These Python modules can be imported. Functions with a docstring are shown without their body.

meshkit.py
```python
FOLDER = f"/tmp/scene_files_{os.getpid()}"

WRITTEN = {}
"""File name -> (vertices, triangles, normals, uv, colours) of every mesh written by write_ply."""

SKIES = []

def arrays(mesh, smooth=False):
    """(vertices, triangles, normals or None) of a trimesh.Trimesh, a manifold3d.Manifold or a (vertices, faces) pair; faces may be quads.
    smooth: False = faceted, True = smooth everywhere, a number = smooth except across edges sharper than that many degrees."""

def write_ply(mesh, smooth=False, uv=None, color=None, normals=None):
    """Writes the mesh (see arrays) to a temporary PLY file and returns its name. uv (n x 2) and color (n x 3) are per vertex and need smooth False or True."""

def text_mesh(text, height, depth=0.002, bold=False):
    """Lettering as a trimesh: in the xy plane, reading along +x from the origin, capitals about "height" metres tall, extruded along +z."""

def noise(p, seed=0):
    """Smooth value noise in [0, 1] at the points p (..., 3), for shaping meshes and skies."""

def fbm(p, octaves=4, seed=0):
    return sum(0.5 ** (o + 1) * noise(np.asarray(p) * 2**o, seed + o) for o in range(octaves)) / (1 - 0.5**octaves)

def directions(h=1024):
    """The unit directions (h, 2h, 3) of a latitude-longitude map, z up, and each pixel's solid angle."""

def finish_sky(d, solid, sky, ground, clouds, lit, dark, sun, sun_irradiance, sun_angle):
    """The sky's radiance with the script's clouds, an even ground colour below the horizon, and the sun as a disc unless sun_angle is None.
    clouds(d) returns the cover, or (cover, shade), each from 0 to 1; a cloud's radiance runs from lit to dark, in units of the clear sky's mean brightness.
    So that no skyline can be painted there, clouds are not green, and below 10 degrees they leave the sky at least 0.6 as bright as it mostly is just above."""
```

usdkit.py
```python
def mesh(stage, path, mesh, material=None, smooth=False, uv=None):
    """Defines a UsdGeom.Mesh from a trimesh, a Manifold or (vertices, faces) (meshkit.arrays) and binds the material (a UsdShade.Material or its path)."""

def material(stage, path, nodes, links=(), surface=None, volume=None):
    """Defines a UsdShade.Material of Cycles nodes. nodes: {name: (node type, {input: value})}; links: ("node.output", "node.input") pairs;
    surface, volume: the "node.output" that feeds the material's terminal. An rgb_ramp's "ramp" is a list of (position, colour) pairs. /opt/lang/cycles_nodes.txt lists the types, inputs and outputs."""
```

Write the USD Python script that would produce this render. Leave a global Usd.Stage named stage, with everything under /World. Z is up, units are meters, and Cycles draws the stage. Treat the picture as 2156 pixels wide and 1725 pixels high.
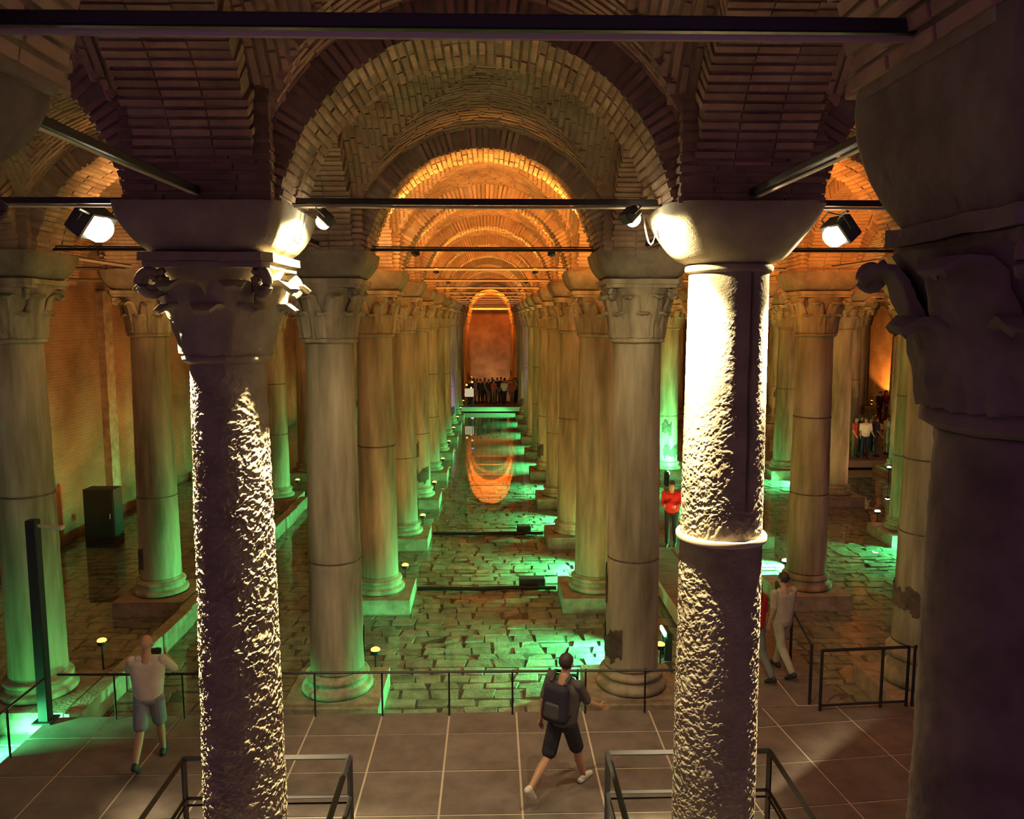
import math, numpy as np, trimesh, usdkit, meshkit, manifold3d as mf
from pxr import Usd, UsdGeom, UsdLux, Gf, Sdf
from shapely.geometry import Polygon, box as sbox, Point
from shapely import affinity

stage = Usd.Stage.CreateInMemory()
UsdGeom.Xform.Define(stage, '/World')
RNG = np.random.default_rng(7)

# ------------------------------------------------------------------ camera, ambient, exposure
CAM_Z = 6.3
cam = UsdGeom.Camera.Define(stage, '/World/camera')
cam.CreateHorizontalApertureAttr(36.0)
cam.CreateFocalLengthAttr(36.0 * 1677 / 2156)
cam.CreateExposureAttr(0.0)
cam.AddTranslateOp().Set((0, 0, CAM_Z))
cam.AddRotateXYZOp().Set((90 - 6.36, 0, -1.47))
dome = UsdLux.DomeLight.Define(stage, '/World/ambient')
dome.CreateColorAttr(Gf.Vec3f(1.0, 0.46, 0.95))
dome.CreateIntensityAttr(0.040)

def spot(path, pos, aim, power, color, radius=0.05, cone=70, soft=0.5):
    """a lamp's own light: a small sphere light, limited to a cone about the direction pos -> aim"""
    l = UsdLux.SphereLight.Define(stage, path)
    l.CreateRadiusAttr(radius); l.CreateNormalizeAttr(True)
    l.CreateIntensityAttr(power); l.CreateColorAttr(Gf.Vec3f(*color))
    d = Gf.Vec3d(*[float(b - a) for a, b in zip(pos, aim)]).GetNormalized()
    q = Gf.Rotation(Gf.Vec3d(0, 0, -1), d)
    l.AddTransformOp().Set(Gf.Matrix4d(q, Gf.Vec3d(*map(float, pos))))
    if cone < 179:
        s = UsdLux.ShapingAPI.Apply(l.GetPrim())
        s.CreateShapingConeAngleAttr(cone); s.CreateShapingConeSoftnessAttr(soft)
    return l

WHITE = (1.0, 0.80, 0.42); AMBER = (1.0, 0.50, 0.12); ORANGE = (1.0, 0.30, 0.04); GREEN = (0.10, 1.0, 0.30)
P_FLOOD, P_FLOOD_OUT, P_BEAM, P_HOT, P_ORANGE, P_AMBER, P_GREEN, P_REAR = 120, 100, 2700, 3400, 125, 52, 1250, 1.0

# ------------------------------------------------------------------ helpers
taken = {}
def numbered(path):
    n = taken.get(path, -1) + 1
    taken[path] = n
    return path if n == 0 else f'{path}_{n:03d}'

def tag(prim, label=None, cat=None, group=None, kind=None):
    for k, v in (('label', label), ('category', cat), ('group', group), ('kind', kind)):
        if v: prim.SetCustomDataByKey(k, v)
    return prim

def thing(name, label, cat, loc=(0, 0, 0), rotz=0, group=None, kind=None):
    x = UsdGeom.Xform.Define(stage, numbered('/World/' + name))
    x.AddTranslateOp().Set(tuple(map(float, loc))); x.AddRotateZOp().Set(float(rotz))
    return tag(x.GetPrim(), label, cat, group, kind)

def obj(name, mesh, m, parent=None, smooth=False, **kw):
    base = str(parent.GetPath()) if parent else '/World'
    p = usdkit.mesh(stage, numbered(base + '/' + name), mesh, m, smooth).GetPrim()
    return tag(p, **kw)

def dup(root, loc, rotz=0, label=None, group=None, cat=None, name=None):
    was = root.GetCustomData()
    stem = name or root.GetName().rstrip('0123456789').rstrip('_')
    x = UsdGeom.Xform.Define(stage, numbered('/World/' + stem))
    x.GetPrim().GetReferences().AddInternalReference(root.GetPath())
    x.ClearXformOpOrder()
    x.AddTranslateOp().Set(tuple(map(float, loc))); x.AddRotateZOp().Set(float(rotz))
    x.GetPrim().SetInstanceable(True)
    return tag(x.GetPrim(), label, cat or was.get('category'), group or was.get('group'))

def cat(ms):
    vs, fs, n = [], [], 0
    for m in ms:
        v, f = (m.vertices, m.faces) if hasattr(m, 'vertices') else m
        v = np.asarray(v); f = np.asarray(f)
        vs.append(v); fs.append(f + n); n += len(v)
    return trimesh.Trimesh(np.vstack(vs), np.vstack(fs), process=False)

BOXF = np.array([[0,2,1],[0,3,2],[4,5,6],[4,6,7],[0,1,5],[0,5,4],[1,2,6],[1,6,5],[2,3,7],[2,7,6],[3,0,4],[3,4,7]])
def hexa(b, t):            # 8 corners: bottom loop ccw from above, top loop
    return np.vstack([b, t]), BOXF
def bx(x0, x1, y0, y1, z0, z1):
    b = np.array([[x0,y0,z0],[x1,y0,z0],[x1,y1,z0],[x0,y1,z0]], float)
    return hexa(b, b + [0, 0, z1 - z0])
def rbox(sx, sy, sz, r=0.01, c=(0,0,0)):    # box with chamfered edges
    s = np.array([sx, sy, sz]) / 2; pts = []
    for k in range(3):
        e = s - r; e[k] = s[k]
        for a in np.ndindex(2, 2, 2): pts.append((np.array(a) * 2 - 1) * e)
    m = mf.Manifold.hull_points(np.array(pts)).to_mesh()
    return np.array(m.vert_properties[:, :3]) + np.array(c), np.array(m.tri_verts)
def tube(pts, r, sides=8):
    p = np.asarray(pts, float); t = np.gradient(p, axis=0); t /= np.linalg.norm(t, axis=1, keepdims=True)
    a = np.cross(t, np.where(np.abs(t[:, 2:]) < .9, [0, 0, 1.], [1., 0, 0])); a /= np.linalg.norm(a, axis=1, keepdims=True)
    b = np.cross(t, a); ang = np.arange(sides) * 2 * np.pi / sides
    v = p[:, None] + np.broadcast_to(r, (len(p),))[:, None, None] * (np.cos(ang)[None, :, None] * a[:, None] + np.sin(ang)[None, :, None] * b[:, None])
    n = len(p); f = []
    for i in range(n - 1):
        for j in range(sides):
            k = (j + 1) % sides; q = (i*sides+j, i*sides+k, (i+1)*sides+k, (i+1)*sides+j)
            f += [(q[0], q[2], q[1]), (q[0], q[3], q[2])]
    v = v.reshape(-1, 3); v = np.vstack([v, p[0], p[-1]]); c0, c1 = len(v) - 2, len(v) - 1
    for j in range(sides):
        k = (j + 1) % sides
        f += [(c0, k, j), (c1, (n-1)*sides+j, (n-1)*sides+k)]
    f = np.array(f)
    return v, f[:, ::-1]
def lathe(prof, n=32):
    prof = np.asarray(prof, float); a = np.arange(n) * 2 * np.pi / n
    v = np.stack([prof[:, None, 0] * np.cos(a), prof[:, None, 0] * np.sin(a), np.broadcast_to(prof[:, None, 1], (len(prof), n))], -1).reshape(-1, 3)
    i, j = np.meshgrid(np.arange(len(prof) - 1), np.arange(n), indexing='ij'); k = (j + 1) % n
    q = np.stack([i*n+j, i*n+k, (i+1)*n+k, (i+1)*n+j], -1).reshape(-1, 4)
    f = np.vstack([q[:, [0,1,2]], q[:, [0,2,3]]])
    v = np.vstack([v, [0, 0, prof[0, 1]], [0, 0, prof[-1, 1]]]); c = len(v)
    j = np.arange(n); k = (j + 1) % n; L = (len(prof) - 1) * n
    f = np.vstack([f, np.stack([k, j, np.full(n, c - 2)], 1), np.stack([L + j, L + k, np.full(n, c - 1)], 1)])
    return v, f
def shift(m, d, rz=0):
    v, f = (m.vertices, m.faces) if hasattr(m, 'vertices') else m
    c, s = math.cos(rz), math.sin(rz); v = np.asarray(v)
    return np.stack([v[:,0]*c - v[:,1]*s, v[:,0]*s + v[:,1]*c, v[:,2]], 1) + np.array(d), f
def weather(m, amp, scale, seed=0):
    """worn stone: moves the vertices by smooth noise"""
    v, f = (m.vertices, m.faces) if hasattr(m, 'vertices') else m
    v = np.asarray(v, float)
    d = np.stack([meshkit.fbm(v * scale + 11 * k, 3, seed + k) - .5 for k in range(3)], 1)
    return v + 2 * amp * d, f

# ------------------------------------------------------------------ materials
def mat(name, nodes, links, surface='p.BSDF'):
    return usdkit.material(stage, '/World/Looks/' + name, nodes, links, surface=surface)
def plain(name, c, rough=0.7, **kw):
    return mat(name, {'p': ('principled_bsdf', {'base_color': c, 'roughness': rough, **kw})}, [])
def emit(name, c, s):
    return mat(name, {'e': ('emission', {'color': c, 'strength': s})}, [], 'e.emission')
def mottled(name, c0, c1, scale, rough=0.85, bump=0.3, bscale=30, dist=0.02, stretch=(1, 1, 1), vary=0.0):
    n = {'g': ('texture_coordinate', {}), 'mp': ('mapping', {'scale': stretch}), 'n': ('noise_texture', {'scale': scale, 'detail': 3.0, 'roughness': 0.62}),
         'r': ('rgb_ramp', {'ramp': [(0.3, c0), (0.7, c1)]}), 'b2': ('noise_texture', {'scale': bscale, 'detail': 2.0, 'roughness': 0.6}),
         'b': ('bump', {'strength': bump, 'distance': dist}), 'p': ('principled_bsdf', {'roughness': rough, 'specular_ior_level': 0.25})}
    l = [('g.object', 'mp.vector'), ('mp.vector', 'n.vector'), ('n.fac', 'r.fac'), ('g.object', 'b2.vector'), ('b2.fac', 'b.height'), ('b.normal', 'p.normal')]
    if vary:
        n |= {'oi': ('object_info', {}), 'ge': ('geometry', {}), 'ad': ('math', {'math_type': 'add'}), 'fr': ('math', {'math_type': 'fraction'}),
              'mr': ('map_range', {'from_min': 0., 'from_max': 1., 'to_min': 1 - vary, 'to_max': 1 + vary}), 'h': ('hsv', {})}
        l += [('oi.random', 'ad.value1'), ('ge.random_per_island', 'ad.value2'), ('ad.value', 'fr.value1'), ('fr.value', 'mr.value'), ('mr.result', 'h.value'), ('r.color', 'h.color'), ('h.color', 'p.base_color')]
    else:
        l += [('r.color', 'p.base_color')]
    return mat(name, n, l)

M = {}
M['brick'] = mottled('brick', (0.25, 0.155, 0.105), (0.48, 0.33, 0.22), 2.2, 0.9, 0.5, 40, 0.01, vary=0.28)
M['mortar'] = mottled('mortar', (0.20, 0.15, 0.11), (0.36, 0.29, 0.21), 3, 0.95, 0.5, 30, 0.01)
M['marble'] = mottled('marble', (0.16, 0.13, 0.08), (0.46, 0.39, 0.27), 3.2, 0.8, 0.3, 25, 0.02, (1, 1, .13), vary=0.08)
M['impost'] = mottled('impost', (0.15, 0.12, 0.085), (0.30, 0.255, 0.18), 2.5, 0.85, 0.5, 14, 0.02)  # darkened so the fronts read as shaded; shade put into the colour
M['marble_shaded'] = mottled('marble_shaded', (0.12, 0.095, 0.075), (0.25, 0.205, 0.16), 2.5, 0.88, 0.6, 12, 0.02)  # darker marble copy for the near columns; their shade is in the colour
M['marble_rough'] = mottled('marble_rough', (0.23, 0.195, 0.14), (0.36, 0.31, 0.23), 3, 0.85, 0.35, 60, 0.008)
M['stain'] = mottled('stain', (0.07, 0.05, 0.04), (0.16, 0.12, 0.09), 6, 0.9, 0.3, 30, 0.01)
M['plinth'] = mottled('plinth', (0.22, 0.18, 0.13), (0.42, 0.36, 0.27), 4, 0.85, 0.5, 20, 0.02)
M['paver'] = mottled('paver', (0.20, 0.19, 0.16), (0.46, 0.44, 0.38), 3.5, 0.75, 0.6, 22, 0.02, vary=0.25)
M['bed'] = plain('bed', (0.09, 0.085, 0.075), 0.95)
M['tile'] = mottled('tile', (0.135, 0.115, 0.105), (0.225, 0.19, 0.175), 2.5, 0.7, 0.15, 60, 0.004, vary=0.10)
M['grout'] = plain('grout', (0.62, 0.54, 0.43), 0.9)
M['iron'] = plain('iron', (0.035, 0.03, 0.035), 0.5, metallic=0.6)
M['rail'] = plain('rail', (0.03, 0.028, 0.032), 0.45, metallic=0.5)
M['conduit'] = plain('conduit', (0.42, 0.36, 0.30), 0.45, metallic=0.4)
M['cable'] = plain('cable', (0.02, 0.018, 0.018), 0.7)
M['housing'] = plain('housing', (0.02, 0.02, 0.022), 0.5)
M['pale'] = plain('pale', (0.55, 0.47, 0.38), 0.6)
M['lens_white'] = emit('lens_white', (1.0, 0.9, 0.62), 60)
M['lens_amber'] = emit('lens_amber', (1.0, 0.32, 0.07), 3.5)
M['lens_orange'] = emit('lens_orange', (1.0, 0.35, 0.05), 6)
M['lens_green'] = emit('lens_green', (0.35, 1.0, 0.6), 25)
M['lens_blue'] = emit('lens_blue', (0.25, 0.2, 1.0), 4)
M['lens_cool'] = emit('lens_cool', (1.0, 0.92, 0.85), 30)
M['panel_light'] = emit('panel_light', (1.0, 0.82, 0.5), 0.55)
M['wall'] = mat('wall', {
    'g': ('geometry', {}), 'mp': ('mapping', {'rotation': (math.pi / 2, 0, 0)}), 'sx': ('separate_xyz', {}), 'ax': ('math', {'math_type': 'add'}), 'cb': ('combine_xyz', {}),
    'br': ('brick_texture', {'color1': (0.28, 0.17, 0.10), 'color2': (0.33, 0.21, 0.13), 'mortar': (0.34, 0.25, 0.17), 'scale': 1.0, 'mortar_size': 0.012, 'brick_width': 0.34, 'row_height': 0.085}),
    'n': ('noise_texture', {'scale': 0.8, 'detail': 6.0}), 'r': ('rgb_ramp', {'ramp': [(0.3, (0.55, 0.5, 0.45)), (0.7, (1.0, 1.0, 1.0))]}),
    'm': ('mix_color', {'blend_type': 'multiply', 'fac': 1.0}), 'b': ('bump', {'strength': 0.4, 'distance': 0.02, 'invert': True}), 'p': ('principled_bsdf', {'roughness': 0.95})},
    [('g.position', 'sx.vector'), ('sx.x', 'ax.value1'), ('sx.y', 'ax.value2'), ('ax.value', 'cb.x'), ('sx.z', 'cb.y'), ('cb.vector', 'br.vector'), ('br.color', 'm.a'),
     ('g.position', 'n.vector'), ('n.fac', 'r.fac'), ('r.color', 'm.b'), ('m.result', 'p.base_color'), ('br.fac', 'b.height'), ('b.normal', 'p.normal')])
M['floor'] = mat('floor', {
    'g': ('geometry', {}), 'br': ('brick_texture', {'color1': (0.24, 0.22, 0.19), 'color2': (0.36, 0.34, 0.29), 'mortar': (0.09, 0.085, 0.075), 'scale': 1.0, 'mortar_size': 0.02, 'brick_width': 0.5, 'row_height': 0.3}),
    'p': ('principled_bsdf', {'roughness': 0.8})}, [('g.position', 'br.vector'), ('br.color', 'p.base_color')])
M['water'] = mat('water', {
    'ge': ('geometry', {}), 'd': ('vector_math', {'math_type': 'dot_product'}), 'ab': ('math', {'math_type': 'absolute'}), 'om': ('math', {'math_type': 'subtract', 'value1': 1.0}), 'pw': ('math', {'math_type': 'power', 'value2': 5.0}),
    'f': ('math', {'math_type': 'multiply_add', 'value2': 0.98, 'value3': 0.02}), 't': ('transparent_bsdf', {'color': (0.86, 0.95, 0.90)}), 'gl': ('glossy_bsdf', {'color': (1, 1, 1), 'roughness': 0.012}), 'm': ('mix_closure', {}),
    'n': ('noise_texture', {'scale': 1.6, 'detail': 1.0}), 'b': ('bump', {'strength': 0.02, 'distance': 0.01})},
    [('ge.incoming', 'd.vector1'), ('ge.true_normal', 'd.vector2'), ('d.value', 'ab.value1'), ('ab.value', 'om.value2'), ('om.value', 'pw.value1'), ('pw.value', 'f.value1'), ('f.value', 'm.fac'),
     ('t.BSDF', 'm.closure1'), ('gl.BSDF', 'm.closure2'), ('ge.position', 'n.vector'), ('n.fac', 'b.height'), ('b.normal', 'gl.normal')], 'm.closure')

# ------------------------------------------------------------------ the grid of columns
X0, Y0, S = -2.52, 7.7, 4.8
PW, SPRING, CUT, R_IN, R_OUT, HB = 0.4, 7.05, 7.3, 1.75, 2.03, 1.9
cx = lambda i: X0 + S * i
cy = lambda j: 3.15 if j == -1 else Y0 + S * j
I_WALL, I_END, J_END = -2, 7, 16          # left wall, right wall, end wall
ordinal = ['first', 'second', 'third', 'fourth', 'fifth', 'sixth', 'seventh', 'eighth', 'ninth', 'tenth', 'eleventh', 'twelfth', 'thirteenth', 'fourteenth', 'fifteenth', 'sixteenth', 'seventeenth', 'eighteenth']
line_name = {-1: 'second row left of the central aisle', 0: 'row along the left of the central aisle', 1: 'row along the right of the central aisle', 2: 'second row right of the central aisle',
             3: 'third row right of the central aisle', 4: 'fourth row right of the central aisle', 5: 'fifth row right of the central aisle', 6: 'sixth row right of the central aisle'}
aisle_name = {-2: 'outer left aisle', -1: 'left aisle', 0: 'central aisle', 1: 'right aisle', 2: 'second right aisle', 3: 'third right aisle', 4: 'fourth right aisle', 5: 'fifth right aisle', 6: 'outer right aisle'}
def in_view(x, y, m=0.0): return -0.66 * y - 3.2 - m < x < 0.60 * y + 3.2 + m

# ------------------------------------------------------------------ vaults (ceiling), one bay each
def vault_point(u, v, web, off):
    """a point of a groin vault's underside, raised by off along its normal; web 0: courses at constant v, 1: at constant u"""
    w = u if web == 0 else v
    lift = 0.22 * (1 - (u / HB) ** 2) * (1 - (v / HB) ** 2)
    th = np.arcsin(np.clip(w / R_OUT, -1, 1)); r = R_OUT + off
    z = r * np.cos(th) + lift; w2 = r * np.sin(th)
    return np.array([w2, v, z]) if web == 0 else np.array([u, w2, z])
def vault_bricks(seed):
    rng = np.random.default_rng(seed); out = []
    pitch, th_ = 0.088, 0.056
    for web in (0, 1):
        for sgn in (-1, 1):
            c, k = HB - 0.02, 0
            while c > 0.05:
                lim = math.asin(min(1, c / R_OUT)); a = -lim - rng.uniform(0, .12); k += 1
                while a < lim:
                    L = rng.uniform(.27, .36) / R_OUT; a0, a1 = max(a, -lim), min(a + L - .022 / R_OUT, lim)
                    a += L
                    if a1 - a0 < 0.02: continue
                    w = np.sin([a0, a1]) * R_OUT; c1 = sgn * c; c0 = sgn * (c - th_)
                    o = rng.uniform(-.010, .006)
                    P = lambda ww, cc, of: vault_point(ww, cc, 0, of) if web == 0 else vault_point(cc, ww, 1, of)
                    q = [(w[0], c0), (w[1], c0), (w[1], c1), (w[0], c1)]
                    if (web == 0) != (sgn > 0): q = q[::-1]
                    b = np.array([P(x, y, o) for x, y in q]); t = np.array([P(x, y, o + .1) for x, y in q])
                    out.append(hexa(b, t))
                c -= pitch
    return out
def vault_skin(off, n=24):
    g = np.linspace(-HB - .05, HB + .05, n * 2 + 1); v = np.zeros((len(g), len(g), 3))
    for i, u in enumerate(g):
        for j, w in enumerate(g):
            web = 0 if abs(w) >= abs(u) else 1
            uu, ww = np.clip([u, w], -HB, HB)
            p = vault_point(uu, ww, web, off); v[i, j] = (u, w, p[2])
    m = len(g); idx = np.arange(m * m).reshape(m, m)
    q = np.stack([idx[:-1, :-1], idx[:-1, 1:], idx[1:, 1:], idx[1:, :-1]], -1).reshape(-1, 4)
    top = v.reshape(-1, 3) + [0, 0, .25]
    f = np.vstack([q[:, [0, 1, 2]], q[:, [0, 2, 3]]])
    return np.vstack([v.reshape(-1, 3), top]), np.vstack([f, f[:, ::-1] + m * m])
skin = vault_skin(0.022)
vb = vault_bricks(3)
def make_vault(loc, near, eye):
    t = thing('ceiling', None, None, loc, 0, kind='structure')
    obj('mortar', skin, M['mortar'], t, smooth=50)
    if near:
        d = [-np.linalg.norm(np.asarray(b[0]).mean(0) + np.array(loc) - eye) + (100 if (np.asarray(b[0])[:, 1].mean() > 0) == near[1] else 0) for b in vb]
        order = np.argsort(d)[::-1]
        for k in order[:290]: obj('brick', vb[k], M['brick'], t)
        tag(obj('far_bricks', cat([vb[k] for k in order[290:]]), M['brick'], t), kind='stuff')
    else:
        tag(obj('bricks', cat(vb), M['brick'], t), kind='stuff')
    return t
eye = np.array([0, 0, CAM_Z])
vault_far, vault_near = None, None
for i in range(I_WALL, I_END):
    for j in range(-2, J_END):
        if i == I_WALL and j < 0: continue
        x = cx(i) + S / 2; y = (cy(j) + cy(j + 1)) / 2 if j >= -1 else 0.75
        if not in_view(x, y + 2.4, 1.0) or (j == -2): continue
        if i == 0 and j in (-1, 0):
            make_vault((x, y, SPRING), (True, j == -1), eye)
        elif vault_far is None: vault_far = make_vault((x, y, SPRING), None, eye)
        else:
            p = dup(vault_far, (x, y, SPRING), name='ceiling'); tag(p, kind='structure')

# ------------------------------------------------------------------ brick arches
def ring_bricks(seed, loc_z=0):
    rng = np.random.default_rng(seed); out = []
    a0 = math.asin((CUT - SPRING) / R_IN); n = 62; da = (math.pi - 2 * a0) / n
    for k in range(n):
        for d in range(3):
            y0 = -.5 + d / 3 + .006; y1 = -.5 + (d + 1) / 3 - .006
            if d == 0: y0 += rng.uniform(-.03, .012)
            if d == 2: y1 += rng.uniform(-.012, .03)
            r0 = R_IN + rng.uniform(-.012, .012); r1 = R_OUT + .03
            t0, t1 = a0 + da * (k + .17), a0 + da * (k + .83)
            pt = lambda r, t, y: (r * math.cos(t), y, r * math.sin(t))
            b = np.array([pt(r0, t0, y0), pt(r0, t0, y1), pt(r0, t1, y1), pt(r0, t1, y0)])
            t_ = np.array([pt(r1, t0, y0), pt(r1, t0, y1), pt(r1, t1, y1), pt(r1, t1, y0)])
            out.append(hexa(b, t_))
    return out
def arch_core():
    a0 = math.asin((CUT - SPRING) / R_IN) - .02; t = np.linspace(a0, math.pi - a0, 49); v = []
    for r in (R_IN + .022, R_OUT + .22):
        for y in (-.485, .485): v.append(np.stack([r * np.cos(t), np.full_like(t, y), r * np.sin(t)], 1))
    v = np.vstack(v); n = len(t); f = []
    A, B, C, D = 0, n, 2 * n, 3 * n
    for k in range(n - 1):
        for p, q in ((A, B), (B, D), (D, C), (C, A)):
            f += [(p + k, q + k, q + k + 1), (p + k, q + k + 1, p + k + 1)]
    f += [(A, C, D), (A, D, B), (A + n - 1, B + n - 1, D + n - 1), (A + n - 1, D + n - 1, C + n - 1)]
    return v, np.array(f)[:, ::-1]
core = arch_core(); rb = ring_bricks(5)
def make_arch(loc, rotz, near):
    t = thing('brick_arch', None, 'arch', loc, rotz, kind='structure')
    obj('mortar_core', core, M['mortar'], t, smooth=40)
    if near:
        for b in rb: obj('brick', b, M['brick'], t)
    else: tag(obj('bricks', cat(rb), M['brick'], t), kind='stuff')
    return t
protos = {}
def arch(x, y, rotz, near, label, group=None):
    k = bool(near)
    if k not in protos: protos[k] = p = make_arch((x, y, SPRING), rotz, near)
    else: p = dup(protos[k], (x, y, SPRING), rotz)
    tag(p, label, 'arch', group, 'structure')
for i in range(I_WALL, I_END):                      # arches across the aisles
    for j in range(-1, J_END):
        x, y = cx(i) + S / 2, cy(j)
        if not in_view(x, y, 1.2) or (i == I_WALL and j < 1): continue
        if j == -1 and i != 0: continue
        arch(x, y, 0, i in (0,) and j in (0, 1, 2) or (i in (-1, 1) and j == 1), f'brick arch across the {aisle_name[i]}, {ordinal[j + 1]} from the camera',)
for i in range(I_WALL + 1, I_END):                  # arches along the column rows
    for j in range(-1, J_END):
        x, y = cx(i), (cy(j) + cy(j + 1)) / 2
        if not in_view(x, y, 1.2) or (i < 0 and j < 0): continue
        arch(x, y, 90, i in (0, 1) and j in (-1, 0), f'lengthwise brick arch, {ordinal[j + 1]} bay, {line_name[i]}')

# ------------------------------------------------------------------ columns
def shaft(rb_, rt, z0, z1, nz, na, amp=0.0, scale=8.0, seed=0, joints=(), smooth_from=0):
    z = np.linspace(z0, z1, nz); t = (z - z0) / (z1 - z0)
    r = rb_ + (rt - rb_) * t ** 1.25
    for zj in joints: r = r - .018 * np.exp(-((z - zj) / .018) ** 2)
    v, f = lathe(np.stack([r, z], 1), na)
    if amp:
        n = np.stack([v[:, 0], v[:, 1], np.zeros(len(v))], 1); n /= np.maximum(np.linalg.norm(n, axis=1, keepdims=True), 1e-6)
        q = v * [1, 1, .8] + .35 * np.stack([meshkit.noise(v * 5 + 3 * k, seed + 9 + k) for k in range(3)], 1) * .3
        h = meshkit.noise(q * scale, seed) * .45 + meshkit.noise(q * scale * 2.3 + 7, seed + 3) * .35 + meshkit.noise(q * scale * 4.9 + 3, seed + 4) * .2
        h = np.clip((h - .30) / .42, 0, 1); h = h * h * (3 - 2 * h)
        big = meshkit.fbm(v * 1.6, 3, seed + 5) - .5
        inside = (np.hypot(v[:, 0], v[:, 1]) > .1)[:, None]
        amp = amp * (1 - .8 * np.clip((v[:, 2] - smooth_from) / 1.2, 0, 1)) if smooth_from else amp
        v = v + n * ((h - .6) * amp + big * amp * 1.2)[:, None] * inside
    return v, f
def leaf(h, w, r0, r1, curl, lobes=3, seed=0):
    """an acanthus leaf standing against the bell, its tip curled out and down; local: outwards is +x"""
    n, m = 13, 7; t = np.linspace(0, 1, n); P = []
    for a in t:
        if a < .72: P.append((r0 + (r1 - r0) * (a / .72) ** 1.6 + .012, h * a / .72 * .86))
        else:
            g = (a - .72) / .28 * 2.7; R = curl
            P.append((r1 + .012 + R * (1 - math.cos(g)), h * .86 + R * math.sin(g)))
    P = np.array(P); wid = w * (0.72 + .28 * np.sin(t * math.pi)) * (1 - .55 * np.clip((t - .7) / .3, 0, 1) ** 1.5) * (1 + .12 * np.abs(np.sin(t * math.pi * lobes)))
    s = np.linspace(-1, 1, m); front, back = [], []
    for k in range(n):
        tan = P[min(k + 1, n - 1)] - P[max(k - 1, 0)]; tan /= np.linalg.norm(tan); nr = np.array([tan[1], -tan[0]])
        for q in s:
            y = q * wid[k] / 2; sag = -.5 * y * y / max(r0, .2); rib = .012 * math.exp(-(q / .22) ** 2) + .008 * math.cos(q * 9)
            c = np.array([P[k][0] + sag, y, P[k][1]]); d = np.array([nr[0], 0, nr[1]])
            front.append(c + d * (.022 + rib)); back.append(c - d * .018)
    v = np.array(front + back); N = n * m; f = []
    for k in range(n - 1):
        for q in range(m - 1):
            a, b, c, d = k*m+q, k*m+q+1, (k+1)*m+q+1, (k+1)*m+q
            f += [(a, b, c), (a, c, d), (N+a, N+c, N+b), (N+a, N+d, N+c)]
    for k in range(n - 1):
        for q, fl in ((0, 0), (m - 1, 1)):
            a, d = k*m+q, (k+1)*m+q; z = [(a, d, N+d), (a, N+d, N+a)]; f += [x[::-1] for x in z] if fl else z
    for q in range(m - 1):
        a, b = q, q + 1; f += [(a, N+b, b), (a, N+a, N+b)]
        a, b = (n-1)*m+q, (n-1)*m+q+1; f += [(a, b, N+b), (a, N+b, N+a)]
    return v, np.array(f)
def volute(r, w):
    """a scroll in the vertical plane: outwards +x"""
    a = np.linspace(0, 2.2 * 2 * math.pi, 40); rr = r * (1 - a / a[-1] * .8)
    p = np.stack([rr * np.cos(a + 2.2), np.zeros_like(a), rr * np.sin(a + 2.2)], 1)
    return tube(p, np.linspace(w, w * .5, len(a)), 7)
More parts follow.
